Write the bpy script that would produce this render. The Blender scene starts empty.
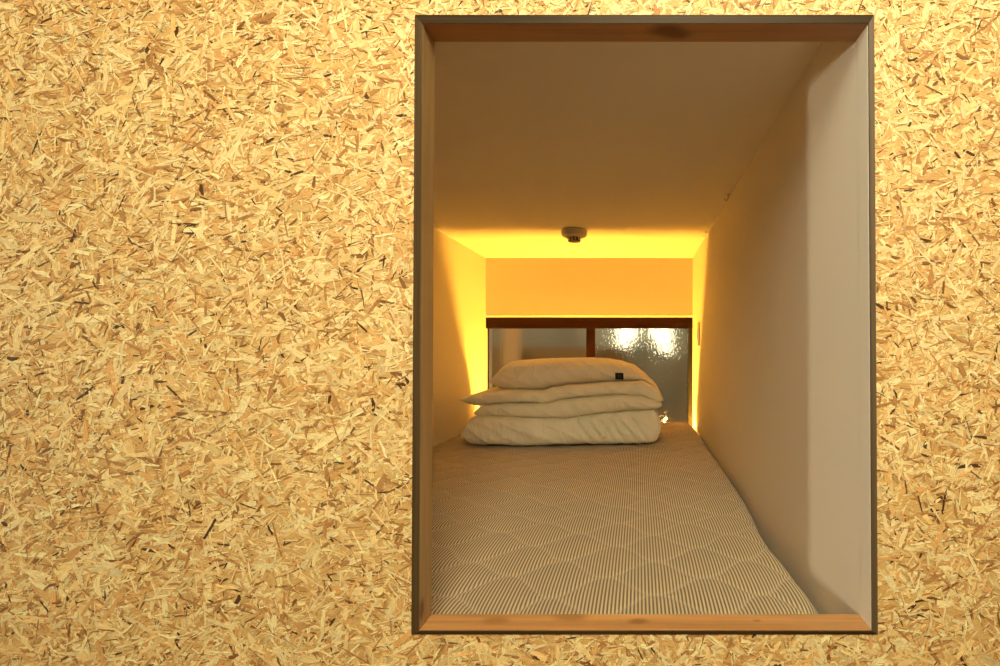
import bpy, bmesh, math, random
import numpy as np
from mathutils import Vector, noise, Matrix
from mathutils.bvhtree import BVHTree

random.seed(7)
rng = np.random.default_rng(11)
scene = bpy.context.scene
COL = scene.collection
EZ = 1.35          # eye height above the bottom of the stack of bunks
D = 0.62           # eye to particle-board wall

# ------------------------------------------------------------------ helpers
def new_mesh(name, verts, faces, smooth=False):
    me = bpy.data.meshes.new(name)
    me.from_pydata([tuple(v) for v in verts], [], faces)
    me.validate()
    me.update()
    if smooth:
        me.polygons.foreach_set('use_smooth', [True] * len(me.polygons))
    return me

def link(name, me, mat=None, parent=None, origin=(0, 0, 0)):
    """origin is the world position (eye-relative z) that verts are measured from"""
    o = bpy.data.objects.new(name, me)
    COL.objects.link(o)
    if mat is not None:
        me.materials.clear(); me.materials.append(mat)
    if parent is not None:
        o.parent = parent
        o.location = Vector(origin) - Vector(parent['_o'])
    else:
        o.location = (origin[0], origin[1], origin[2] + EZ)
        o['_o'] = origin
    return o

def thing(name, label, cat, loc, group=None):
    o = bpy.data.objects.new(name, None)
    o.empty_display_size = 0.05
    COL.objects.link(o)
    o.location = (loc[0], loc[1], loc[2] + EZ)
    o['_o'] = tuple(loc)
    o['label'] = label; o['category'] = cat
    if group: o['group'] = group
    return o

def tag(o, label, cat, group=None):
    o['label'] = label; o['category'] = cat
    if group: o['group'] = group
    return o

def struct(o, label=None, cat=None):
    o['kind'] = 'structure'
    if label: o['label'] = label
    if cat: o['category'] = cat
    return o

class MB:
    """collects shapes into one bmesh"""
    def __init__(self): self.bm = bmesh.new()
    def box(self, x0, x1, y0, y1, z0, z1):
        r = bmesh.ops.create_cube(self.bm, size=1.0)
        for v in r['verts']:
            v.co = Vector(((x0 + x1) / 2 + v.co.x * (x1 - x0), (y0 + y1) / 2 + v.co.y * (y1 - y0), (z0 + z1) / 2 + v.co.z * (z1 - z0)))
        return r['verts']
    def poly_prism(self, pts, axis, a0, a1):
        """pts 2-D; axis 'x': pts=(y,z), 'y': pts=(x,z), 'z': pts=(x,y)"""
        def mk(p, a):
            if axis == 'x': return (a, p[0], p[1])
            if axis == 'y': return (p[0], a, p[1])
            return (p[0], p[1], a)
        A = [self.bm.verts.new(mk(p, a0)) for p in pts]
        B = [self.bm.verts.new(mk(p, a1)) for p in pts]
        n = len(pts)
        self.bm.faces.new(A); self.bm.faces.new(B[::-1])
        for i in range(n):
            self.bm.faces.new((A[i], B[i], B[(i + 1) % n], A[(i + 1) % n]))
    def lathe(self, prof, c, seg=48):
        """profile [(r, z)] about a vertical axis at c"""
        rings = []
        for r, z in prof:
            rings.append([self.bm.verts.new((c[0] + r * math.cos(2 * math.pi * k / seg), c[1] + r * math.sin(2 * math.pi * k / seg), c[2] + z)) for k in range(seg)])
        for a, b in zip(rings[:-1], rings[1:]):
            for k in range(seg):
                self.bm.faces.new((a[k], a[(k + 1) % seg], b[(k + 1) % seg], b[k]))
        self.bm.faces.new(rings[0][::-1]); self.bm.faces.new(rings[-1])
    def tube(self, pts, r, seg=12):
        pts = [Vector(p) for p in pts]
        rings = []
        for i, p in enumerate(pts):
            t = (pts[min(i + 1, len(pts) - 1)] - pts[max(i - 1, 0)]).normalized()
            u = t.cross(Vector((0.31, 0.77, 0.55))).normalized(); w = t.cross(u)
            rings.append([self.bm.verts.new(p + r * (math.cos(2 * math.pi * k / seg) * u + math.sin(2 * math.pi * k / seg) * w)) for k in range(seg)])
        for a, b in zip(rings[:-1], rings[1:]):
            for k in range(seg):
                self.bm.faces.new((a[k], a[(k + 1) % seg], b[(k + 1) % seg], b[k]))
        self.bm.faces.new(rings[0][::-1]); self.bm.faces.new(rings[-1])
    def build(self, name, mat=None, parent=None, origin=(0, 0, 0), bevel=0.0, smooth=False):
        bmesh.ops.recalc_face_normals(self.bm, faces=self.bm.faces[:])
        if bevel:
            bmesh.ops.bevel(self.bm, geom=self.bm.edges[:] , offset=bevel, segments=2, affect='EDGES', clamp_overlap=True)
        bmesh.ops.translate(self.bm, verts=self.bm.verts[:], vec=-Vector(origin))
        me = bpy.data.meshes.new(name)
        self.bm.to_mesh(me); self.bm.free()
        if smooth:
            me.polygons.foreach_set('use_smooth', [True] * len(me.polygons))
            try: me.set_sharp_from_angle(angle=math.radians(35))
            except Exception: pass
        return link(name, me, mat, parent, origin)

# ------------------------------------------------------------------ materials
def mat(name):
    m = bpy.data.materials.new(name); m.use_nodes = True
    nt = m.node_tree
    return m, nt, nt.nodes, nt.links, nt.nodes['Principled BSDF']

def srgb(r, g, b):
    f = lambda c: (c / 255 / 12.92) if c / 255 <= 0.04045 else ((c / 255 + 0.055) / 1.055) ** 2.4
    return (f(r), f(g), f(b), 1.0)

def plain(name, col, rough=0.6, bump=0.0, scale=200, metallic=0.0, var=0.0):
    m, nt, N, L, P = mat(name)
    P.inputs['Roughness'].default_value = rough
    P.inputs['Metallic'].default_value = metallic
    P.inputs['Base Color'].default_value = col
    tc = N.new('ShaderNodeTexCoord')
    nz = N.new('ShaderNodeTexNoise'); nz.inputs['Scale'].default_value = scale; nz.inputs['Detail'].default_value = 4
    L.new(tc.outputs['Object'], nz.inputs['Vector'])
    if var:
        mx = N.new('ShaderNodeMix'); mx.data_type = 'RGBA'
        mx.inputs['A'].default_value = tuple(c * (1 - var) for c in col[:3]) + (1,)
        mx.inputs['B'].default_value = tuple(min(1, c * (1 + var)) for c in col[:3]) + (1,)
        L.new(nz.outputs['Fac'], mx.inputs['Factor']); L.new(mx.outputs['Result'], P.inputs['Base Color'])
    if bump:
        b = N.new('ShaderNodeBump'); b.inputs['Strength'].default_value = bump; b.inputs['Distance'].default_value = 0.002
        L.new(nz.outputs['Fac'], b.inputs['Height']); L.new(b.outputs['Normal'], P.inputs['Normal'])
    return m

def wood(name, light, dark, axis, knots=(), ring=34.0, rough=0.5):
    """pine: grain along the given axis, knots given as object-space points"""
    m, nt, N, L, P = mat(name)
    P.inputs['Roughness'].default_value = rough
    tc = N.new('ShaderNodeTexCoord')
    mp = N.new('ShaderNodeMapping')
    sc = [ring, ring, ring]; sc['xyz'.index(axis)] = 1.6
    mp.inputs['Scale'].default_value = sc
    L.new(tc.outputs['Object'], mp.inputs['Vector'])
    nz = N.new('ShaderNodeTexNoise'); nz.inputs['Scale'].default_value = 1.6; nz.inputs['Detail'].default_value = 6; nz.inputs['Roughness'].default_value = 0.65; nz.inputs['Distortion'].default_value = 0.6
    L.new(mp.outputs['Vector'], nz.inputs['Vector'])
    mp2 = N.new('ShaderNodeMapping'); sc2 = [420.0] * 3; sc2['xyz'.index(axis)] = 9.0
    mp2.inputs['Scale'].default_value = sc2
    L.new(tc.outputs['Object'], mp2.inputs['Vector'])
    nf = N.new('ShaderNodeTexNoise'); nf.inputs['Scale'].default_value = 1.0; nf.inputs['Detail'].default_value = 3
    L.new(mp2.outputs['Vector'], nf.inputs['Vector'])
    ad = N.new('ShaderNodeMath'); ad.operation = 'MULTIPLY_ADD'; ad.inputs[1].default_value = 0.35
    L.new(nf.outputs['Fac'], ad.inputs[0]); L.new(nz.outputs['Fac'], ad.inputs[2])
    cr = N.new('ShaderNodeValToRGB')
    cr.color_ramp.elements[0].position = 0.42; cr.color_ramp.elements[0].color = light
    cr.color_ramp.elements[1].position = 0.92; cr.color_ramp.elements[1].color = dark
    L.new(ad.outputs[0], cr.inputs['Fac'])
    col = cr.outputs['Color']
    for k, (kp, kr, kc) in enumerate(knots):
        mk = N.new('ShaderNodeMapping'); s3 = [1 / kr] * 3; s3['xyz'.index(axis)] = 0.55 / kr
        mk.inputs['Location'].default_value = [-p * s for p, s in zip(kp, s3)]
        mk.inputs['Scale'].default_value = s3
        L.new(tc.outputs['Object'], mk.inputs['Vector'])
        ln = N.new('ShaderNodeVectorMath'); ln.operation = 'LENGTH'; L.new(mk.outputs['Vector'], ln.inputs[0])
        mr = N.new('ShaderNodeMapRange'); mr.interpolation_type = 'SMOOTHSTEP'
        mr.inputs['From Min'].default_value = 1.5; mr.inputs['From Max'].default_value = 0.4
        L.new(ln.outputs['Value'], mr.inputs['Value'])
        mx = N.new('ShaderNodeMix'); mx.data_type = 'RGBA'
        L.new(mr.outputs['Result'], mx.inputs['Factor']); L.new(col, mx.inputs['A']); mx.inputs['B'].default_value = kc
        col = mx.outputs['Result']
    L.new(col, P.inputs['Base Color'])
    b = N.new('ShaderNodeBump'); b.inputs['Strength'].default_value = 0.15; b.inputs['Distance'].default_value = 0.001
    L.new(ad.outputs[0], b.inputs['Height']); L.new(b.outputs['Normal'], P.inputs['Normal'])
    return m

def emitter(name, col, strength):
    m, nt, N, L, P = mat(name)
    P.inputs['Base Color'].default_value = (0.8, 0.8, 0.8, 1)
    P.inputs['Emission Color'].default_value = col
    P.inputs['Emission Strength'].default_value = strength
    return m

# wallpapered plaster: off-white, fine orange-peel texture
M_PLASTER = plain('plaster', (0.79, 0.745, 0.66, 1), 0.85, bump=0.12, scale=900, var=0.02)
M_BACKPANEL = plain('back_panel', (0.80, 0.77, 0.69, 1), 0.8, bump=0.05, scale=700)
M_DARKWOOD = wood('dark_wood', (0.030, 0.0085, 0.0030, 1), (0.012, 0.0035, 0.0015, 1), 'x')
M_DARKWOOD.node_tree.nodes['Principled BSDF'].inputs['Specular IOR Level'].default_value = 0.12
M_DARKWOODV = wood('dark_wood_upright', (0.030, 0.0085, 0.0030, 1), (0.012, 0.0035, 0.0015, 1), 'z')
M_DARKWOODV.node_tree.nodes['Principled BSDF'].inputs['Specular IOR Level'].default_value = 0.12
PL, PDK = (0.56, 0.295, 0.110, 1), (0.30, 0.135, 0.045, 1)
KN = (0.17, 0.062, 0.018, 1)

# ------------------------------------------------------------------ key dimensions (eye-relative)
XR, XL = 0.286, -0.817            # inner faces of the right and left walls
ZC, ZF = 0.4755, -0.56            # ceiling, bed platform
YB = 2.04                         # back wall face
OX0, OX1, OZ0, OZ1 = -0.280, 0.2935, -0.3530, 0.4150   # cut-out in the board
FX0, FX1, FZ0, FZ1 = -0.2700, 0.2865, -0.3475, 0.4035  # clear opening

# ------------------------------------------------------------------ wall_front: particle board made of pressed strands
WX0, WX1, WZ0, WZ1 = -1.90, 1.45, -1.35, 1.15
RECTS = [(WX0, OX0, WZ0, WZ1), (OX1, WX1, WZ0, WZ1), (OX0, OX1, WZ0, OZ0), (OX0, OX1, OZ1, WZ1)]

def clip_poly(P, rect):
    """Sutherland-Hodgman on rows (x, z, y, u, v)"""
    x0, x1, z0, z1 = rect
    for ax, lim, sgn in ((0, x0, 1), (0, x1, -1), (1, z0, 1), (1, z1, -1)):
        out = []
        n = len(P)
        for i in range(n):
            a, b = P[i], P[(i + 1) % n]
            da, db = sgn * (a[ax] - lim), sgn * (b[ax] - lim)
            if da >= 0: out.append(a)
            if (da >= 0) != (db >= 0):
                t = da / (da - db)
                out.append(a + (b - a) * t)
        P = out
        if len(P) < 3: return []
    return P

def build_board():
    NI, NO = 74000, 76000          # densest around the opening, thinner towards the edges of the board
    NS = NI + NO
    TONES = np.array([[0.890, 0.715, 0.415], [0.850, 0.615, 0.305], [0.715, 0.420, 0.175], [0.470, 0.240, 0.090], [0.250, 0.115, 0.036], [0.085, 0.040, 0.014]])
    cls = rng.choice(6, NS, p=[0.375, 0.225, 0.205, 0.125, 0.050, 0.020])
    Lh = np.clip(rng.lognormal(math.log(0.0150), 0.55, NS), 0.003, 0.050)
    Wd = np.clip(rng.lognormal(math.log(0.0027), 0.62, NS), 0.0006, 0.0105)
    dk = cls >= 4
    Lh[dk] = np.clip(rng.lognormal(math.log(0.0125), 0.40, dk.sum()), 0.004, 0.032)
    Wd[dk] = np.clip(rng.lognormal(math.log(0.0020), 0.50, dk.sum()), 0.0007, 0.0060)
    md = cls == 3
    Wd[md] *= 0.8
    Wd = np.minimum(Wd, Lh * 0.42)
    cx = rng.uniform(WX0 - 0.01, WX1 + 0.01, NS); cz = rng.uniform(WZ0 - 0.01, WZ1 + 0.01, NS)
    cx[:NI] = rng.uniform(-1.00, 0.70, NI); cz[:NI] = rng.uniform(-0.60, 0.66, NI)
    TONES = TONES * np.array([0.965, 0.915, 0.76])
    # strands lie in every direction with a slight preference for near-horizontal
    an = np.where(rng.random(NS) < 0.22, rng.normal(0.1, 0.45, NS), rng.uniform(0, math.pi, NS))
    depth = rng.random(NS)
    md_ = cls == 3
    depth[dk] = depth[dk] * 0.6 + 0.4
    depth[md_] = depth[md_] * 0.75 + 0.25
    tilt = rng.normal(0, 0.00016, NS); roll = rng.normal(0, 0.00013, NS)
    bright = rng.normal(1.0, 0.10, NS)
    hue = rng.normal(0, 0.035, NS)
    verts, faces, cols, uvs = [], [], [], []
    # a solid board behind the strands
    for (x0, x1, z0, z1) in RECTS:
        b = len(verts)
        for y in (0.0, 0.028):
            verts += [(x0, y, z0), (x1, y, z0), (x1, y, z1), (x0, y, z1)]
        fs = [(0, 1, 2, 3), (7, 6, 5, 4), (0, 4, 5, 1), (1, 5, 6, 2), (2, 6, 7, 3), (3, 7, 4, 0)]
        for f in fs:
            faces.append(tuple(b + i for i in f))
            for i in f:
                cols.append((0.66, 0.41, 0.14)); uvs.append((verts[b + i][0] * 100, verts[b + i][2] * 100))
    for i in range(NS):
        l, w = Lh[i] / 2, Wd[i] / 2
        ca, sa = math.cos(an[i]), math.sin(an[i])
        j = rng.uniform(-1, 1, 8)
        # a six-sided flake: ragged ends, slightly tapered or bowed
        bow = j[6] * w * 0.7
        loc = [(-l + j[0] * l * 0.16, -w * (0.75 + 0.25 * j[1])), (0.1 * l * j[4], -w + bow), (l + j[2] * l * 0.16, -w * (0.6 + 0.4 * j[3])),
               (l - abs(j[3]) * l * 0.22, w * (0.7 + 0.3 * j[5])), (0.1 * l * j[5], w + bow), (-l + abs(j[7]) * l * 0.24, w * (0.65 + 0.35 * j[0]))]
        yb = -0.0001 - 0.0008 * depth[i]
        uo = (i * 0.737) % 50
        P = []
        for (u, v) in loc:
            y = min(-0.00005, yb + tilt[i] * u / l + roll[i] * v / w)
            P.append(np.array((cx[i] + u * ca - v * sa, cz[i] + u * sa + v * ca, y, u * 100 + uo, v * 100 + uo * 3.1)))
        R = l + w
        inside = None
        for rc in RECTS:
            if rc[0] + R < cx[i] < rc[1] - R and rc[2] + R < cz[i] < rc[3] - R: inside = rc; break
        polys = [P] if inside else [q for q in (clip_poly(P, rc) for rc in RECTS) if q]
        c = TONES[cls[i]] * bright[i]
        c = (min(0.92, c[0]), min(0.88, max(0.0, c[1] * (1 - hue[i]))), max(0.0, c[2] * (1 - 2 * hue[i])))
        for q in polys:
            b = len(verts)
            for p in q:
                verts.append((p[0], p[2], p[1]))
                cols.append(c); uvs.append((p[3], p[4]))
            faces.append(tuple(range(b, b + len(q))))
    me = bpy.data.meshes.new('wall_front')
    me.from_pydata(verts, [], faces)
    ca = me.color_attributes.new('strand_tone', 'FLOAT_COLOR', 'CORNER')
    arr = np.ones((len(cols), 4), dtype=np.float32); arr[:, :3] = np.array(cols, dtype=np.float32)
    ca.data.foreach_set('color', arr.ravel())
    uv = me.uv_layers.new(name='strand')
    uv.data.foreach_set('uv', np.array(uvs, dtype=np.float32).ravel())
    me.update()
    m, nt, N, L, P = mat('particle_board')
    P.inputs['Roughness'].default_value = 0.62
    P.inputs['Specular IOR Level'].default_value = 0.3
    at = N.new('ShaderNodeAttribute'); at.attribute_name = 'strand_tone'
    uvn = N.new('ShaderNodeUVMap'); uvn.uv_map = 'strand'
    mp = N.new('ShaderNodeMapping'); mp.inputs['Scale'].default_value = (0.9, 16.0, 1)
    L.new(uvn.outputs['UV'], mp.inputs['Vector'])
    nz = N.new('ShaderNodeTexNoise'); nz.noise_dimensions = '2D'; nz.inputs['Scale'].default_value = 1.3; nz.inputs['Detail'].default_value = 4; nz.inputs['Roughness'].default_value = 0.6
    L.new(mp.outputs['Vector'], nz.inputs['Vector'])
    mr = N.new('ShaderNodeMapRange'); mr.inputs['From Min'].default_value = 0.25; mr.inputs['From Max'].default_value = 0.75
    mr.inputs['To Min'].default_value = 0.50; mr.inputs['To Max'].default_value = 1.22
    L.new(nz.outputs['Fac'], mr.inputs['Value'])
    mu = N.new('ShaderNodeVectorMath'); mu.operation = 'SCALE'
    L.new(at.outputs['Color'], mu.inputs[0]); L.new(mr.outputs['Result'], mu.inputs['Scale'])
    L.new(mu.outputs['Vector'], P.inputs['Base Color'])
    b = N.new('ShaderNodeBump'); b.inputs['Strength'].default_value = 0.25; b.inputs['Distance'].default_value = 0.0006
    L.new(nz.outputs['Fac'], b.inputs['Height']); L.new(b.outputs['Normal'], P.inputs['Normal'])
    return struct(link('wall_front', me, m))
build_board()

# ------------------------------------------------------------------ opening frame (mitred pine boards, plain edge on the right)
FD = 0.036
fr = thing('opening_frame', 'mitred pine board frame lining the rectangular cut-out in the chipboard wall', 'frame', (0.0, 0.0, OZ0))
M_EDGE = wood('weathered_board_edge', (0.048, 0.028, 0.0105, 1), (0.022, 0.012, 0.0045, 1), 'x', ring=120)
M_EDGEV = wood('weathered_upright_edge', (0.090, 0.055, 0.022, 1), (0.040, 0.023, 0.009, 1), 'z', ring=120)
def frame_board(name, pts_front, m):
    mb = MB(); mb.poly_prism(pts_front, 'y', -0.0022, FD)
    o = mb.build(name, m, fr, (0, 0, 0), bevel=0.0005)
    for me_ in (M_EDGE, M_EDGEV): me_.node_tree.nodes['Principled BSDF'].inputs['Specular IOR Level'].default_value = 0.12
    o.data.materials.append(M_EDGEV if name == 'side_board' else M_EDGE)
    for p in o.data.polygons:
        if p.normal.y < -0.9: p.material_index = 1
    return o
g = 0.0004
frame_board('top_board', [(OX0 + g, OZ1 - g), (OX1 - g, OZ1 - g), (FX1, FZ1), (FX0, FZ1)],
            wood('pine_top', (0.46, 0.235, 0.09, 1), PDK, 'x', [((0.035, 0.012, 0.40), 0.013, KN), ((0.05, 0.02, 0.40), 0.010, KN)]))
frame_board('sill_board', [(OX0 + g, OZ0 + g), (FX0, FZ0), (FX1, FZ0), (OX1 - g, OZ0 + g)],
            wood('pine_sill', PL, PDK, 'x', [((-0.182, 0.020, FZ0), 0.009, (0.30, 0.135, 0.042, 1)), ((-0.088, 0.030, FZ0), 0.012, (0.31, 0.145, 0.048, 1)), ((-0.001, 0.018, FZ0), 0.007, (0.26, 0.11, 0.035, 1)), ((0.15, 0.02, FZ0), 0.003, (0.30, 0.135, 0.045, 1))]))
frame_board('side_board', [(OX0 + g, OZ0 + g), (OX0 + g, OZ1 - g), (FX0, FZ1), (FX0, FZ0)],
            wood('pine_side', (0.42, 0.265, 0.11, 1), (0.26, 0.14, 0.048, 1), 'z', [((FX0, 0.006, -0.325), 0.007, KN)]))
mb = MB(); mb.poly_prism([(XR + 0.0003, FZ0), (OX1 - g, OZ0 + g), (OX1 - g, OZ1 - g), (XR + 0.0003, FZ1)], 'y', -0.0022, 0.0006)
mb.build('edge_strip', wood('pine_edge', (0.125, 0.080, 0.038, 1), (0.06, 0.035, 0.015, 1), 'z', ring=120), fr)

# ------------------------------------------------------------------ room shell of the bunk
mb = MB(); mb.box(-5.6, 3.2, -4.0, 0.028, -1.40, -1.3502)
struct(mb.build('floor_corridor', wood('corridor_boards', (0.30, 0.17, 0.075, 1), (0.16, 0.08, 0.03, 1), 'x', ring=9)))
mb = MB()
mb.box(XR, OX1 - 0.0006, 0.0008, 0.03, FZ0 - 0.004, FZ1 + 0.008)
mb.box(XR, XR + 0.10, 0.0295, YB + 0.12, ZF - 0.05, ZC + 0.05)
struct(mb.build('wall_right', M_PLASTER))
mb = MB(); mb.box(XL - 0.10, XL, 0.0295, YB + 0.12, ZF - 0.05, ZC + 0.05)
struct(mb.build('wall_left', M_PLASTER))
mb = MB(); mb.box(XL, XR, 0.0285, YB + 0.12, ZC, ZC + 0.06)
struct(mb.build('ceiling', M_PLASTER))
mb = MB(); mb.box(XL, XR, 0.0285, YB + 0.12, ZF - 0.06, ZF)
struct(mb.build('floor', plain('platform_board', (0.45, 0.33, 0.2, 1), 0.7, bump=0.1, scale=80)))
# back wall: panel above the window with a chamfered lower edge, and a low piece behind the mattress
PZ = 0.158
mb = MB()
mb.poly_prism([(YB, ZC), (YB, PZ + 0.010), (YB + 0.010, PZ), (YB + 0.07, PZ), (YB + 0.07, ZC)], 'x', XL, XR)
mb.box(XL, XR, YB, YB + 0.07, ZF, -0.455)
struct(mb.build('wall_back', M_BACKPANEL))
# ledge under the window that carries the light strip
mb = MB(); mb.box(XL, XR, 1.955, YB, ZF, -0.458)
struct(mb.build('trim_1', M_BACKPANEL))

# ------------------------------------------------------------------ window
win = bpy.data.objects.new('window_1', None); COL.objects.link(win)
win.location = (0, YB, -0.455 + EZ); win['_o'] = (0, YB, -0.455); win['kind'] = 'structure'
ZH = 0.1015
mb = MB()
mb.box(XL, XR, YB + 0.006, YB + 0.066, ZH, PZ)                     # header
mb.box(XL, XR, YB + 0.012, YB + 0.066, -0.455, -0.425)             # sill
mb.box(XL, XL + 0.0008, YB + 0.036, YB + 0.066, -0.425, ZH)         # left jamb (thin, mostly buried in the wall)
mb.build('window_frame', M_DARKWOOD, win)
mb = MB()
mb.box(-0.282, -0.235, YB + 0.012, YB + 0.036, -0.425, ZH)
mb.build('sash_stile', M_DARKWOODV, win)
mb = MB(); mb.box(XR - 0.022, XR, YB + 0.012, YB + 0.066, -0.425, ZH)
mb.build('jamb', plain('shade_dark_jamb', (0.0065, 0.0040, 0.0022, 1), 0.6), win)  # near-black colour stands in for shade on the recessed jamb

def glass(name, kind):
    m, nt, N, L, P = mat(name)
    P.inputs['Base Color'].default_value = (0.93, 0.93, 0.90, 1)
    P.inputs['Transmission Weight'].default_value = 1.0
    P.inputs['IOR'].default_value = 1.45
    tc = N.new('ShaderNodeTexCoord')
    b = N.new('ShaderNodeBump')
    if kind == 'hammered':
        P.inputs['Roughness'].default_value = 0.07
        v = N.new('ShaderNodeTexVoronoi'); v.feature = 'SMOOTH_F1'; v.inputs['Scale'].default_value = 62; v.inputs['Smoothness'].default_value = 0.6
        nz = N.new('ShaderNodeTexNoise'); nz.inputs['Scale'].default_value = 40; nz.inputs['Detail'].default_value = 3
        mp = N.new('ShaderNodeMapping'); mp.inputs['Rotation'].default_value = (0, math.radians(38), 0); mp.inputs['Scale'].default_value = (1.7, 1, 0.75)
        L.new(tc.outputs['Object'], nz.inputs['Vector'])
        ad = N.new('ShaderNodeVectorMath'); ad.operation = 'MULTIPLY_ADD'; ad.inputs[1].default_value = (0.03, 0.03, 0.03)
        L.new(nz.outputs['Color'], ad.inputs[0]); L.new(tc.outputs['Object'], ad.inputs[2])
        L.new(ad.outputs['Vector'], mp.inputs['Vector']); L.new(mp.outputs['Vector'], v.inputs['Vector'])
        L.new(v.outputs['Distance'], b.inputs['Height'])
        b.inputs['Strength'].default_value = 0.5; b.inputs['Distance'].default_value = 0.0042
    else:
        P.inputs['Roughness'].default_value = 0.20
        mp = N.new('ShaderNodeMapping'); mp.inputs['Scale'].default_value = (60, 60, 3)
        nz = N.new('ShaderNodeTexNoise'); nz.inputs['Scale'].default_value = 1.0; nz.inputs['Detail'].default_value = 2
        L.new(tc.outputs['Object'], mp.inputs['Vector']); L.new(mp.outputs['Vector'], nz.inputs['Vector'])
        L.new(nz.outputs['Fac'], b.inputs['Height'])
        b.inputs['Strength'].default_value = 0.3; b.inputs['Distance'].default_value = 0.003
    L.new(b.outputs['Normal'], P.inputs['Normal'])
    return m
mb = MB(); mb.box(XL + 0.001, -0.26, YB + 0.046, YB + 0.050, -0.425, ZH)
o = mb.build('pane', glass('frosted_glass', 'frosted'), win); o['label'] = 'smooth frosted pane on the left'
mb = MB(); mb.box(-0.236, XR - 0.021, YB + 0.022, YB + 0.026, -0.425, ZH)
o = mb.build('pane', glass('hammered_glass', 'hammered'), win); o['label'] = 'dimpled patterned pane on the right'

# what stands beyond the glass: a pale wall across the gap with two lamps on it
YE = 3.05
mb = MB()
mb.box(-2.6, 1.6, YE, YE + 0.1, -1.0, 1.3)
struct(mb.build('wall_exterior', plain('exterior_render', (0.40, 0.38, 0.29, 1), 0.9, bump=0.2, scale=60, var=0.15)))
mb = MB()
mb.box(-1.35, -0.10, YE - 0.30, YE, -1.0, -0.02)
mb.box(-1.40, -0.06, YE - 0.33, YE, -0.02, 0.0)
struct(mb.build('wall_exterior_parapet', plain('parapet_render', (0.36, 0.25, 0.12, 1), 0.9, bump=0.2, scale=50, var=0.1)))
mb = MB(); mb.box(-0.90, -0.79, YE - 0.36, YE - 0.335, -1.0, 0.6)
struct(mb.build('trim_2', plain('downpipe_paint', (0.90, 0.60, 0.28, 1), 0.6)))
LAMP = emitter('lamp_diffuser', (1.0, 0.92, 0.60, 1), 2.7)
HOUS = plain('lamp_housing', (0.25, 0.24, 0.2, 1), 0.5)
def ext_lamp(x0, x1, flip, label):
    w = x1 - x0; zt, zl, zs = 0.20, -0.045, 0.03
    t = thing('wall_lamp', label, 'lamp', ((x0 + x1) / 2, YE - 0.05, zl), 'lamps beyond the window')
    mb = MB()
    a = [(x0, zt), (x1, zt), (x1 - w * 0.04, 0.11), (x1 - w * 0.45, zs - 0.02), (x0 + w * 0.35, zl), (x0, zl)]
    if flip: a = [(x0 + x1 - x, z) for x, z in a]
    mb.poly_prism(a, 'y', YE - 0.10, YE - 0.03); mb.build('diffuser', LAMP, t, bevel=0.004)
    mb = MB(); mb.box(x0 - 0.006, x1 + 0.006, YE - 0.03, YE - 0.001, zl - 0.006, zt + 0.012)
    mb.box(x0 - 0.006, x1 + 0.006, YE - 0.11, YE - 0.03, zt + 0.001, zt + 0.012)
    mb.build('housing', HOUS, t)
ext_lamp(-0.152, -0.010, False, 'bright white lamp glowing through the patterned pane, the left one nearer the dark stile')
ext_lamp(0.085, 0.226, True, 'bright white lamp glowing through the patterned pane, the right one nearer the bunk wall')

# ------------------------------------------------------------------ LED light strip on the ledge behind the mattress
LED = (1.0, 0.455, 0.042, 1)
led = thing('light_strip', 'amber LED light strip glowing behind the bedding at the foot of the window', 'light strip', (0, 1.99, -0.458))
mb = MB(); mb.box(XL + 0.012, XR - 0.012, 1.960, 1.982, -0.4578, -0.4535)
mb.build('channel', plain('aluminium', (0.7, 0.7, 0.7, 1), 0.4, metallic=1.0), led)
mb = MB(); mb.box(XL + 0.015, XR - 0.015, 1.9645, 1.9745, -0.4535, -0.4505)
mb.build('light_tape', emitter('led_tape', LED, 1000.0), led)
mb = MB()
pts = [(0.128, 2.004, -0.452), (0.129, 2.006, -0.43), (0.131, 2.006, -0.40), (0.134, 2.003, -0.378), (0.140, 2.000, -0.370), (0.146, 2.000, -0.376)]
mb.tube(pts, 0.0045, 10)
mb.build('hotspot_loop', emitter('led_hotspot', (1.0, 0.50, 0.08, 1), 45.0), led, smooth=True)  # added glowing loop that makes the bright spot low at the glass

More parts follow.
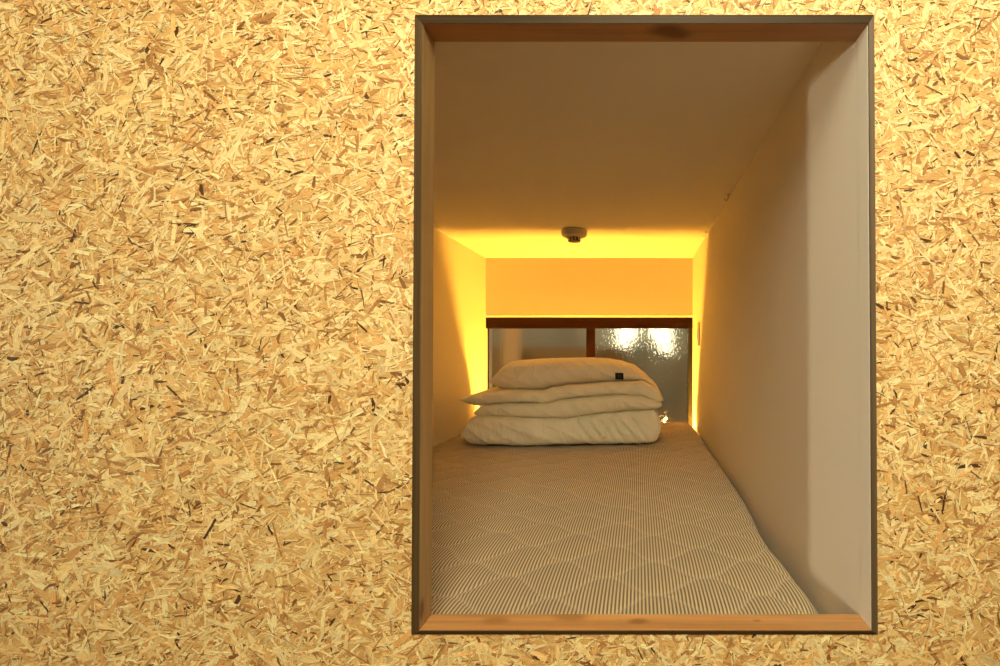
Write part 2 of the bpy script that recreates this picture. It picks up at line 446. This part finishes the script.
# ------------------------------------------------------------------ mattress
MZ = -0.380
def build_mattress():
    x0, x1, y0, y1 = XL + 0.006, XR - 0.006, 0.062, 1.940
    r, side = 0.034, 0.145
    nx, ny = 380, 560
    def axis(a, b, n, ra, rb):
        """fold coordinate: list of (pos, drop)"""
        na = 14; out = []
        for k in range(5): out.append((a, ra + (side - ra) * (1 - k / 5)))
        for k in range(na):
            t = math.pi / 2 * (1 - k / na); out.append((a + ra * (1 - math.sin(t)), ra * (1 - math.cos(t))))
        for k in range(n + 1):
            out.append((a + ra + (b - rb - a - ra) * k / n, 0.0))
        for k in range(1, na + 1):
            t = math.pi / 2 * k / na; out.append((b - rb * (1 - math.sin(t)), rb * (1 - math.cos(t))))
        for k in range(1, 6): out.append((b, rb + (side - rb) * k / 5))
        return out
    AX = axis(x0, x1, nx, 0.035, 0.032); AY = axis(y0, y1, ny, 0.040, 0.026)
    R = 0.085
    QL, QP, X0, Y0 = 0.162, 0.125, -0.131 - 0.0405, 0.2485
    verts, stitch = [], []
    for (y, dy) in AY:
        for (x, dx) in AX:
            dz = max(dx, dy) if max(dx, dy) > 0.05 else (math.hypot(dx, dy) if min(dx, dy) > 0 else max(dx, dy))
            dz = min(dz, side)
            px, py = x, y
            # rounded plan corners
            ex = max(0.0, x - (x1 - R), (x0 + R) - x); ey = max(0.0, y - (y1 - R), (y0 + R) - y)
            if ex > 0 and ey > 0:
                k = max(ex, ey) / math.hypot(ex, ey)
                sx = 1 if x > (x0 + x1) / 2 else -1; sy = 1 if y > (y0 + y1) / 2 else -1
                px = (x1 - R if sx > 0 else x0 + R) + sx * ex * k
                py = (y1 - R if sy > 0 else y0 + R) + sy * ey * k
            # right edge: pinched in a little about 0.35 m back, bulging at the front corner
            we = max(0.0, (x - (x1 - 0.30)) / 0.30)
            px += we ** 2 * (-0.014 * math.exp(-((y - 0.40) / 0.16) ** 2) - 0.009)
            # quilting: ogee lines, pillowed between them
            qx = x + 0.020 * noise.noise(Vector((x * 6, y * 6, 5.2))); qy = y + 0.022 * noise.noise(Vector((x * 6, y * 6, 9.9)))
            n = (qy - Y0) / (QP / 2); best = 9
            wx = 0.5 * math.sin(2 * math.pi * (qx - X0) / QL)
            base = math.floor(n)
            for q in (base - 1, base, base + 1, base + 2):
                sgn = 1 if q % 2 == 0 else -1
                best = min(best, abs(n - q - sgn * wx))
            slope = math.hypot(1.0, (QP / 4) * 2 * math.pi / QL * math.cos(2 * math.pi * (x - X0) / QL))
            dist = best * (QP / 2) / slope
            edge = 1.0 if dz < 0.02 else max(0.0, 1 - (dz - 0.02) / 0.03)
            groove = -0.0022 * math.exp(-(dist / 0.0050) ** 2) + 0.0023 * (1 - math.exp(-(dist / 0.020) ** 2))
            puff = 0.0022 * noise.noise(Vector((x * 5, y * 5, 1.3)))
            pz = MZ - dz + edge * (groove - 0.001 + puff)
            if edge < 1 and dz < side * 0.9:
                out = 0.004 * math.sin(math.pi * min(1, dz / side))
                px += out * (1 if dx > 0 and x > 0 else -1 if dx > 0 else 0)
            verts.append((px, py, pz)); stitch.append(edge * math.exp(-(dist / 0.0032) ** 2))
    W = len(AX); H = len(AY)
    faces = [(j * W + i, j * W + i + 1, (j + 1) * W + i + 1, (j + 1) * W + i) for j in range(H - 1) for i in range(W - 1)]
    rim = [i for i in range(W)] + [j * W + W - 1 for j in range(1, H)] + [(H - 1) * W + i for i in range(W - 2, -1, -1)] + [j * W for j in range(H - 2, 0, -1)]
    zb = MZ - side
    b = len(verts)
    faces.append(tuple(rim[::-1]))
    me = new_mesh('mattress', [(v[0], v[1], max(v[2], zb)) for v in verts], faces, True)
    sa = me.attributes.new('stitch', 'FLOAT', 'POINT'); sa.data.foreach_set('value', stitch)
    m, nt, N, L, P = mat('striped_ticking')
    P.inputs['Roughness'].default_value = 0.85
    P.inputs['Sheen Weight'].default_value = 0.15
    tc = N.new('ShaderNodeTexCoord')
    sp = N.new('ShaderNodeSeparateXYZ'); L.new(tc.outputs['Object'], sp.inputs[0])
    mu = N.new('ShaderNodeMath'); mu.operation = 'MULTIPLY'; mu.inputs[1].default_value = 2 * math.pi / 0.0056; L.new(sp.outputs['X'], mu.inputs[0])
    sn = N.new('ShaderNodeMath'); sn.operation = 'SINE'; L.new(mu.outputs[0], sn.inputs[0])
    mr = N.new('ShaderNodeMapRange'); mr.interpolation_type = 'SMOOTHSTEP'; mr.inputs['From Min'].default_value = -0.55; mr.inputs['From Max'].default_value = 0.55
    L.new(sn.outputs[0], mr.inputs['Value'])
    mx = N.new('ShaderNodeMix'); mx.data_type = 'RGBA'
    mx.inputs['A'].default_value = (0.150, 0.092, 0.042, 1); mx.inputs['B'].default_value = (0.51, 0.425, 0.265, 1)
    L.new(mr.outputs['Result'], mx.inputs['Factor'])
    # plain border cloth on the lower sides
    zr = N.new('ShaderNodeMapRange'); zr.inputs['From Min'].default_value = 0.145 - 0.030; zr.inputs['From Max'].default_value = 0.145 - 0.034
    L.new(sp.outputs['Z'], zr.inputs['Value'])
    mb_ = N.new('ShaderNodeMix'); mb_.data_type = 'RGBA'; mb_.inputs['B'].default_value = (0.50, 0.41, 0.27, 1)
    L.new(zr.outputs['Result'], mb_.inputs['Factor']); L.new(mx.outputs['Result'], mb_.inputs['A'])
    sat = N.new('ShaderNodeAttribute'); sat.attribute_name = 'stitch'
    sm = N.new('ShaderNodeMath'); sm.operation = 'MULTIPLY'; sm.inputs[1].default_value = 0.20; L.new(sat.outputs['Fac'], sm.inputs[0])
    ms = N.new('ShaderNodeMix'); ms.data_type = 'RGBA'; ms.inputs['B'].default_value = (0.55, 0.46, 0.30, 1)
    L.new(sm.outputs[0], ms.inputs['Factor']); L.new(mb_.outputs['Result'], ms.inputs['A'])
    L.new(ms.outputs['Result'], P.inputs['Base Color'])
    nz = N.new('ShaderNodeTexNoise'); nz.inputs['Scale'].default_value = 700; L.new(tc.outputs['Object'], nz.inputs['Vector'])
    b = N.new('ShaderNodeBump'); b.inputs['Strength'].default_value = 0.1; b.inputs['Distance'].default_value = 0.001
    L.new(nz.outputs['Fac'], b.inputs['Height']); L.new(b.outputs['Normal'], P.inputs['Normal'])
    org = (0, 0, zb)
    for v in me.vertices: v.co.z -= zb
    o = link('mattress', me, m, None, org)
    tag(o, 'quilted mattress in narrow brown and cream stripes filling the bunk platform', 'mattress')
    return o
build_mattress()
# slatted base raises the mattress just off the platform
mb = MB()
for k in range(9):
    y = 0.10 + k * 0.215
    mb.box(XL + 0.03, XR - 0.03, y, y + 0.09, ZF, MZ - 0.145 - 0.0005)
struct(mb.build('trim_3', plain('base_slats', (0.5, 0.36, 0.2, 1), 0.7)))

# ------------------------------------------------------------------ bedding
def interp(tab, x):
    if x <= tab[0][0]: return tab[0][1]
    for (a, va), (b, vb) in zip(tab[:-1], tab[1:]):
        if x <= b:
            t = (x - a) / (b - a); t = t * t * (3 - 2 * t) * 0.5 + t * 0.5
            return va + (vb - va) * t
    return tab[-1][1]

def lobe(verts, faces, xs, top, bot, yf, yb, d, ex=2.2, py=14.0, endl=0.05, endr=0.05, ns=150, nt=84, wr=0.004, seed=0.0, minth=0.004, creases=()):
    """one rounded fold of cloth: xs = (x_left, x_right) metres; top/bot = height tables; front at yf(x), back at yb"""
    b0 = len(verts)
    xl, xr = xs
    for i in range(ns + 1):
        s = i / ns
        # finer steps near the ends
        s = 0.5 - 0.5 * math.cos(math.pi * s)
        x = xl + (xr - xl) * s
        zt, zb = interp(top, x), interp(bot, x)
        el = min(1.0, (x - xl) / endl); er = min(1.0, (xr - x) / endr)
        k = math.sqrt(max(0.0, 1 - (1 - el) ** 2)) * math.sqrt(max(0.0, 1 - (1 - er) ** 2))
        zc, h = (zt + zb) / 2, max(minth, (zt - zb)) / 2 * max(k, 0.03)
        f = yf(x) + 0.030 * (1 - k); bk = yb - 0.030 * (1 - k)
        yc, w = (f + bk) / 2, (bk - f) / 2
        for j in range(nt):
            t = 2 * math.pi * j / nt
            c, sn = math.cos(t), math.sin(t)
            # flatter top and bottom with a round front edge
            y = yc - w * math.copysign(abs(c) ** (2 / py), c)
            z = zc + h * math.copysign(abs(sn) ** (2 / ex), sn)
            front = max(0.0, c)
            p = Vector((x, y, z))
            wob = noise.noise(Vector((x * 7 + seed, y * 5, z * 9))) * wr
            wob += noise.noise(Vector((x * 30 + seed + z * 14, y * 6, z * 16 + seed))) * wr * 0.45
            wob += (1 - abs(noise.noise(Vector((x * 13 + z * 22 + seed, z * 7, seed * 2.0)))) * 2) ** 3 * wr * 0.55 - wr * 0.2
            for (cxp, czp, slope, amp, wid) in creases:
                q = (x - cxp) - slope * (z - czp)
                wob -= amp * math.exp(-(q / wid) ** 2) * front
            y -= wob * (0.4 + front) * k
            z += wob * 0.7 * abs(sn) * k
            verts.append((x, y, z))
    for i in range(ns):
        for j in range(nt):
            a, b = b0 + i * nt + j, b0 + i * nt + (j + 1) % nt
            faces.append((a, b, b + nt, a + nt))
    faces.append(tuple(b0 + j for j in range(nt))[::-1])
    faces.append(tuple(b0 + ns * nt + j for j in range(nt)))

def tabpx(pts, d):
    return [((px - 639) * d / 500, -(py - 347) * d / 500) for px, py in pts]

def cloth(name, col, scale=900):
    m, nt, N, L, P = mat(name)
    P.inputs['Roughness'].default_value = 0.9
    P.inputs['Sheen Weight'].default_value = 0.2
    P.inputs['Base Color'].default_value = col
    tc = N.new('ShaderNodeTexCoord')
    n1 = N.new('ShaderNodeTexNoise'); n1.inputs['Scale'].default_value = 26; n1.inputs['Detail'].default_value = 5; n1.inputs['Distortion'].default_value = 1.2
    mp = N.new('ShaderNodeMapping'); mp.inputs['Scale'].default_value = (1.6, 1, 0.8); mp.inputs['Rotation'].default_value = (0, 0.5, 0)
    L.new(tc.outputs['Object'], mp.inputs['Vector']); L.new(mp.outputs['Vector'], n1.inputs['Vector'])
    b1 = N.new('ShaderNodeBump'); b1.inputs['Strength'].default_value = 0.6; b1.inputs['Distance'].default_value = 0.014
    L.new(n1.outputs['Fac'], b1.inputs['Height'])
    n2 = N.new('ShaderNodeTexNoise'); n2.inputs['Scale'].default_value = scale
    L.new(tc.outputs['Object'], n2.inputs['Vector'])
    b2 = N.new('ShaderNodeBump'); b2.inputs['Strength'].default_value = 0.08; b2.inputs['Distance'].default_value = 0.001
    L.new(n2.outputs['Fac'], b2.inputs['Height']); L.new(b1.outputs['Normal'], b2.inputs['Normal'])
    L.new(b2.outputs['Normal'], P.inputs['Normal'])
    return m
M_DUVET = cloth('duvet_cotton', (0.80, 0.745, 0.55, 1))
M_PILLOW = cloth('pillow_cotton', (0.80, 0.73, 0.56, 1))

def build_bedding():
    V, F = [], []
    dA, dB, dC = 1.894, 1.908, 1.920
    A_top = [(461, 427), (466, 420), (473, 416.2), (491, 416.3), (522, 417.4), (546, 418.6), (565, 419), (584, 415.6), (608, 412), (630, 410.5), (656, 409.5), (662, 411)]
    A_bot = [(461, 443), (480, 446), (515, 446.5), (570, 446), (620, 445.5), (662, 445)]
    B_top = [(472, 409), (480, 405), (510, 402.6), (546, 403.4), (563, 399), (584, 397.4), (613, 395.7), (641, 395.7), (652, 399), (663, 402)]
    B_bot = [(472, 418), (491, 416.8), (522, 418), (546, 419.2), (565, 419.6), (584, 416.2), (608, 412.6), (630, 411), (656, 410), (663, 409)]
    C_top = [(457, 399), (465, 396), (476, 393), (498, 390.2), (534, 391.2), (553, 388), (570, 385.8), (599, 383.5), (622, 382.5), (642, 381), (654, 386), (660, 392), (664, 397)]
    C_bot = [(457, 400.4), (465, 403), (477, 405.5), (490, 404), (510, 403), (546, 404), (563, 399.6), (584, 398), (613, 396.3), (641, 396.6), (650, 400.5), (657, 404), (664, 404)]
    fA = lambda x: 1.270 + 0.012 * math.sin(x * 5.0 + 1.0)
    fB = lambda x: 1.283 + 0.010 * math.sin(x * 6.5)
    fC = lambda x: 1.296 + 0.012 * math.sin(x * 7.0 + 2.0)
    X = lambda px, d: (px - 639) * d / 500
    # puckers near the stitched corner of the lowest fold
    pk = [(X(590 + 11 * k, dA), -0.352 + 0.003 * (k % 3), -0.75 + 0.05 * (k % 2), 0.0085, 0.0085) for k in range(6)]
    # bottom of the lowest fold rests on the mattress
    Ab = [(x, max(z, MZ + 0.003)) for x, z in tabpx(A_bot, dA)]
    lobe(V, F, (X(460.3, dA), X(661.5, dA)), tabpx(A_top, dA), Ab, fA, 1.790, dA, ex=2.1, py=16.0, endl=0.040, endr=0.035, seed=1.0, wr=0.0085, creases=pk)
    lobe(V, F, (X(471.5, dB), X(662.5, dB)), tabpx(B_top, dB), tabpx(B_bot, dB), fB, 1.775, dB, ex=2.2, py=14.0, endl=0.035, endr=0.022, seed=7.7, wr=0.0075)
    lobe(V, F, (X(456.6, dC), X(664, dC)), tabpx(C_top, dC), tabpx(C_bot, dC), fC, 1.765, dC, ex=2.2, endl=0.05, endr=0.032, seed=13.1, wr=0.0065)
    org = (X(560, dA), 1.55, MZ)
    # settle the lowest fold onto the quilted mattress
    me_m = bpy.data.objects['mattress'].data
    zo = MZ - 0.145
    bm_tree = BVHTree.FromPolygons([Vector((v.co.x, v.co.y, v.co.z + zo)) for v in me_m.vertices], [tuple(p.vertices) for p in me_m.polygons if len(p.vertices) == 4])
    for i, (x, y, z) in enumerate(V):
        if z < MZ + 0.03:
            h = bm_tree.ray_cast(Vector((x, y, 0.3)), Vector((0, 0, -1)))[0]
            if h is not None and z < h.z + 0.0065: V[i] = (x, y, h.z + 0.0065)
    duvet_tree = BVHTree.FromPolygons([Vector(v) for v in V], F)
    me = new_mesh('duvet', [(x - org[0], y - org[1], z - org[2]) for x, y, z in V], F, True)
    dv = link('duvet', me, M_DUVET, None, org)
    tag(dv, 'folded cream duvet stacked in layers at the far end of the striped mattress', 'duvet')
    # pillow
    V, F = [], []
    dD = 2.02
    P_top = [(490, 383), (493, 378), (500, 369), (507, 364), (515, 360.4), (530, 358.7), (546, 358), (584, 357.6), (605, 358.6), (618, 360.4), (632, 365), (644, 373), (652, 380), (657, 386)]
    P_bot = [(490, 389), (500, 390.6), (520, 391), (540, 390.6), (553, 387.6), (570, 385.0), (599, 382.9), (622, 382), (642, 381.5), (652, 386), (657, 388)]
    fP = lambda x: 1.360 + 0.010 * math.sin(x * 6 + 0.5)
    bt = tabpx(P_bot, dD)
    ct = tabpx(C_top, dC)
    bt = [(x, max(z, interp(ct, x) - 0.024)) for x, z in bt]
    lobe(V, F, (X(491, dD), X(654, dD)), tabpx(P_top, 2.09), bt, fP, 1.725, dD, ex=2.0, py=6.0, endl=0.075, endr=0.075, seed=21.0, wr=0.006)
    for i, (x, y, z) in enumerate(V):
        h = duvet_tree.ray_cast(Vector((x, y, 0.5)), Vector((0, 0, -1)))[0]
        if h is not None and z < h.z + 0.0016: V[i] = (x, y, h.z + 0.0016)
    org = (X(575, dD), 1.54, -0.18)
    root = thing('pillow', 'plump cream pillow with a small black tag, lying on top of the folded duvet', 'pillow', org)
    me = new_mesh('pillow_case', [(x - org[0], y - org[1], z - org[2]) for x, y, z in V], F, True)
    link('pillow_case', me, M_PILLOW, root, org)
    bvh = BVHTree.FromPolygons([Vector(v) for v in V], F)
    # woven tag, sewn where the eye meets the pillow front
    def hit(px, py):
        dr = Vector(((px - 639) / 500, 1.0, -(py - 347) / 500)).normalized()
        p, n, i, dd = bvh.ray_cast(Vector((0, -D, 0)), dr)
        return p, n
    p, n = hit(619.4, 375.6)
    if n.y > 0: n = -n
    xax = Vector((1, 0, 0)); xax = (xax - n * xax.dot(n)).normalized(); zax = n.cross(xax).normalized()
    if zax.z < 0: zax = -zax
    def slab(name, w, h, off, th, m, parent, cx=0.0, cz=0.0, verts2d=None):
        c = p + n * off
        v2 = verts2d or [(-w / 2, -h / 2), (w / 2, -h / 2), (w / 2, h / 2), (-w / 2, h / 2)]
        vs = [c + xax * (a + cx) + zax * (b + cz) for a, b in v2] + [c + xax * (a + cx) + zax * (b + cz) + n * th for a, b in v2]
        k = len(v2)
        fs = [tuple(range(k))[::-1], tuple(range(k, 2 * k))] + [(i, (i + 1) % k, k + (i + 1) % k, k + i) for i in range(k)]
        me = new_mesh(name, [v - Vector(org) for v in vs], fs)
        return link(name, me, m, parent, org)
    tg = slab('tag', 0.0325, 0.0315, 0.0005, 0.003, plain('black_tag', (0.006, 0.006, 0.007, 1), 0.7), root)
    tg['label'] = 'small square black tag'; tg['_o'] = org
    GR = plain('tag_thread', (0.055, 0.06, 0.055, 1), 0.8)
    mkv = [(-0.0085, -0.007), (-0.005, -0.007), (-0.005, 0.004), (-0.0015, 0.004), (-0.0015, -0.007), (0.0015, -0.007), (0.0015, 0.004), (0.005, 0.004), (0.005, -0.007), (0.0085, -0.007), (0.0085, 0.0065), (0.006, 0.008), (-0.0085, 0.008)]
    slab('tag_mark', 0, 0, 0.0036, 0.0004, GR, tg, verts2d=mkv)
build_bedding()

# ------------------------------------------------------------------ detector on the ceiling
DX, DY = -0.262, 1.400
det = thing('heat_detector', 'round off-white heat detector fixed to the bunk ceiling above the pillow', 'detector', (DX, DY, ZC))
M_DET = plain('detector_plastic', (0.55, 0.52, 0.46, 1), 0.45)
mb = MB()
mb.lathe([(0.048, -0.0003), (0.0515, -0.004), (0.0515, -0.019), (0.048, -0.026), (0.037, -0.0315), (0.026, -0.032)], (DX, DY, ZC), 56)
mb.build('base', M_DET, det, smooth=True)
mb = MB()
mb.lathe([(0.0255, -0.0322), (0.0185, -0.0325), (0.0185, -0.0425), (0.0255, -0.0430), (0.0258, -0.0465), (0.020, -0.0495), (0.006, -0.0500)], (DX, DY, ZC), 40)
mb.build('sensor_head', plain('sensor_grey', (0.10, 0.09, 0.085, 1), 0.5), det, smooth=True)
for k in range(10):
    a = 2 * math.pi * (k + 0.5) / 10
    mb = MB(); vs = mb.box(-0.0016, 0.0016, 0.0215, 0.0245, -0.0435, -0.0322)
    bmesh.ops.rotate(mb.bm, verts=mb.bm.verts[:], cent=(0, 0, 0), matrix=Matrix.Rotation(a, 3, 'Z'))
    bmesh.ops.translate(mb.bm, verts=mb.bm.verts[:], vec=(DX, DY, ZC))
    mb.build('fin', M_DET, det)

# ------------------------------------------------------------------ switch plate on the right wall
SY, SZ = 1.755, 0.062
sw = thing('wall_switch', 'small cream switch plate on the right bunk wall beside the window', 'switch', (XR, SY, SZ))
M_SW = plain('switch_plastic', (0.62, 0.56, 0.46, 1), 0.4)
mb = MB(); mb.box(XR - 0.0085, XR - 0.0003, SY - 0.036, SY + 0.036, SZ - 0.055, SZ + 0.055)
mb.build('plate', M_SW, sw, bevel=0.002)
mb = MB(); mb.box(XR - 0.0115, XR - 0.0086, SY - 0.012, SY + 0.012, SZ - 0.026, SZ + 0.026)
mb.build('rocker', M_SW, sw, bevel=0.001)

# ------------------------------------------------------------------ two small screw hooks where wall and ceiling meet
M_STEEL = plain('hook_steel', (0.55, 0.50, 0.42, 1), 0.35, metallic=0.9)
for hy, lab in ((1.435, 'small metal hook in the ceiling corner beside the heat detector'), (0.925, 'small metal hook in the ceiling corner nearer the opening')):
    hx = XR - 0.010
    t = thing('ceiling_hook', lab, 'hook', (hx, hy, ZC), 'hooks along the ceiling corner')
    mb = MB(); mb.lathe([(0.0065, -0.0003), (0.0065, -0.002), (0.003, -0.003)], (hx, hy, ZC), 20)
    mb.build('rosette', M_STEEL, t, smooth=True)
    mb = MB()
    pts = [(hx, hy, ZC - 0.002), (hx, hy, ZC - 0.012)] + [(hx - 0.006 + 0.006 * math.cos(a), hy, ZC - 0.014 - 0.006 * math.sin(a)) for a in [math.pi * k / 8 for k in range(9)]]
    mb.tube(pts, 0.0014, 8)
    mb.build('shank', M_STEEL, t, smooth=True)

# ------------------------------------------------------------------ light in the room outside the bunk
def area(name, loc, target, size, power, col, sy=None):
    l = bpy.data.lights.new(name, 'AREA'); l.energy = power; l.color = col
    l.shape = 'RECTANGLE' if sy else 'SQUARE'; l.size = size
    if sy: l.size_y = sy
    o = bpy.data.objects.new(name, l); COL.objects.link(o)
    o.location = (loc[0], loc[1], loc[2] + EZ)
    d = Vector(target) - Vector(loc)
    o.rotation_euler = d.to_track_quat('-Z', 'Y').to_euler()
    return o
area('room_pendant', (0.10, -1.15, 0.80), (-0.02, 0, 0.05), 0.5, 21.5, (1.0, 0.89, 0.60))
area('room_ceiling_lamp', (0.15, -1.10, 1.30), (-0.02, 0, 0.0), 0.6, 21.0, (1.0, 0.89, 0.60))
area('exterior_fill', (-0.4, 2.55, 1.15), (-0.4, YE, 0.1), 0.3, 5.0, (1.0, 0.92, 0.74))  # unseen fill light added behind the window to brighten the exterior wall
l = bpy.data.lights.new('far_room_lamp', 'POINT'); l.energy = 260.0; l.color = (1.0, 0.91, 0.64); l.shadow_soft_size = 0.16
o = bpy.data.objects.new('far_room_lamp', l); COL.objects.link(o); o.location = (-5.2, -2.0, -0.02 + EZ)

w = bpy.data.worlds.new('room_ambient'); scene.world = w; w.use_nodes = True
bg = w.node_tree.nodes['Background']; bg.inputs['Color'].default_value = (1.0, 0.88, 0.60, 1); bg.inputs['Strength'].default_value = 0.17

# ------------------------------------------------------------------ camera
cd = bpy.data.cameras.new('camera'); cd.sensor_width = 36.0; cd.lens = 18.0; cd.clip_start = 0.01
cd.shift_x = -0.139; cd.shift_y = 0.008
cam = bpy.data.objects.new('camera', cd); COL.objects.link(cam)
cam.location = (0, -D, EZ); cam.rotation_euler = (math.pi / 2 + 0.0125, 0, 0)
scene.camera = cam

scene.view_settings.view_transform = 'Standard'
scene.view_settings.look = 'None'
scene.view_settings.exposure = 0.0
scene.view_settings.gamma = 1.0
scene.view_settings.use_curve_mapping = False
scene.cycles.use_denoising = True
scene.cycles.max_bounces = 16
scene.cycles.diffuse_bounces = 10
scene.cycles.transmission_bounces = 10
scene.cycles.sample_clamp_indirect = 6.0
for o in bpy.data.objects:
    if '_o' in o: del o['_o']
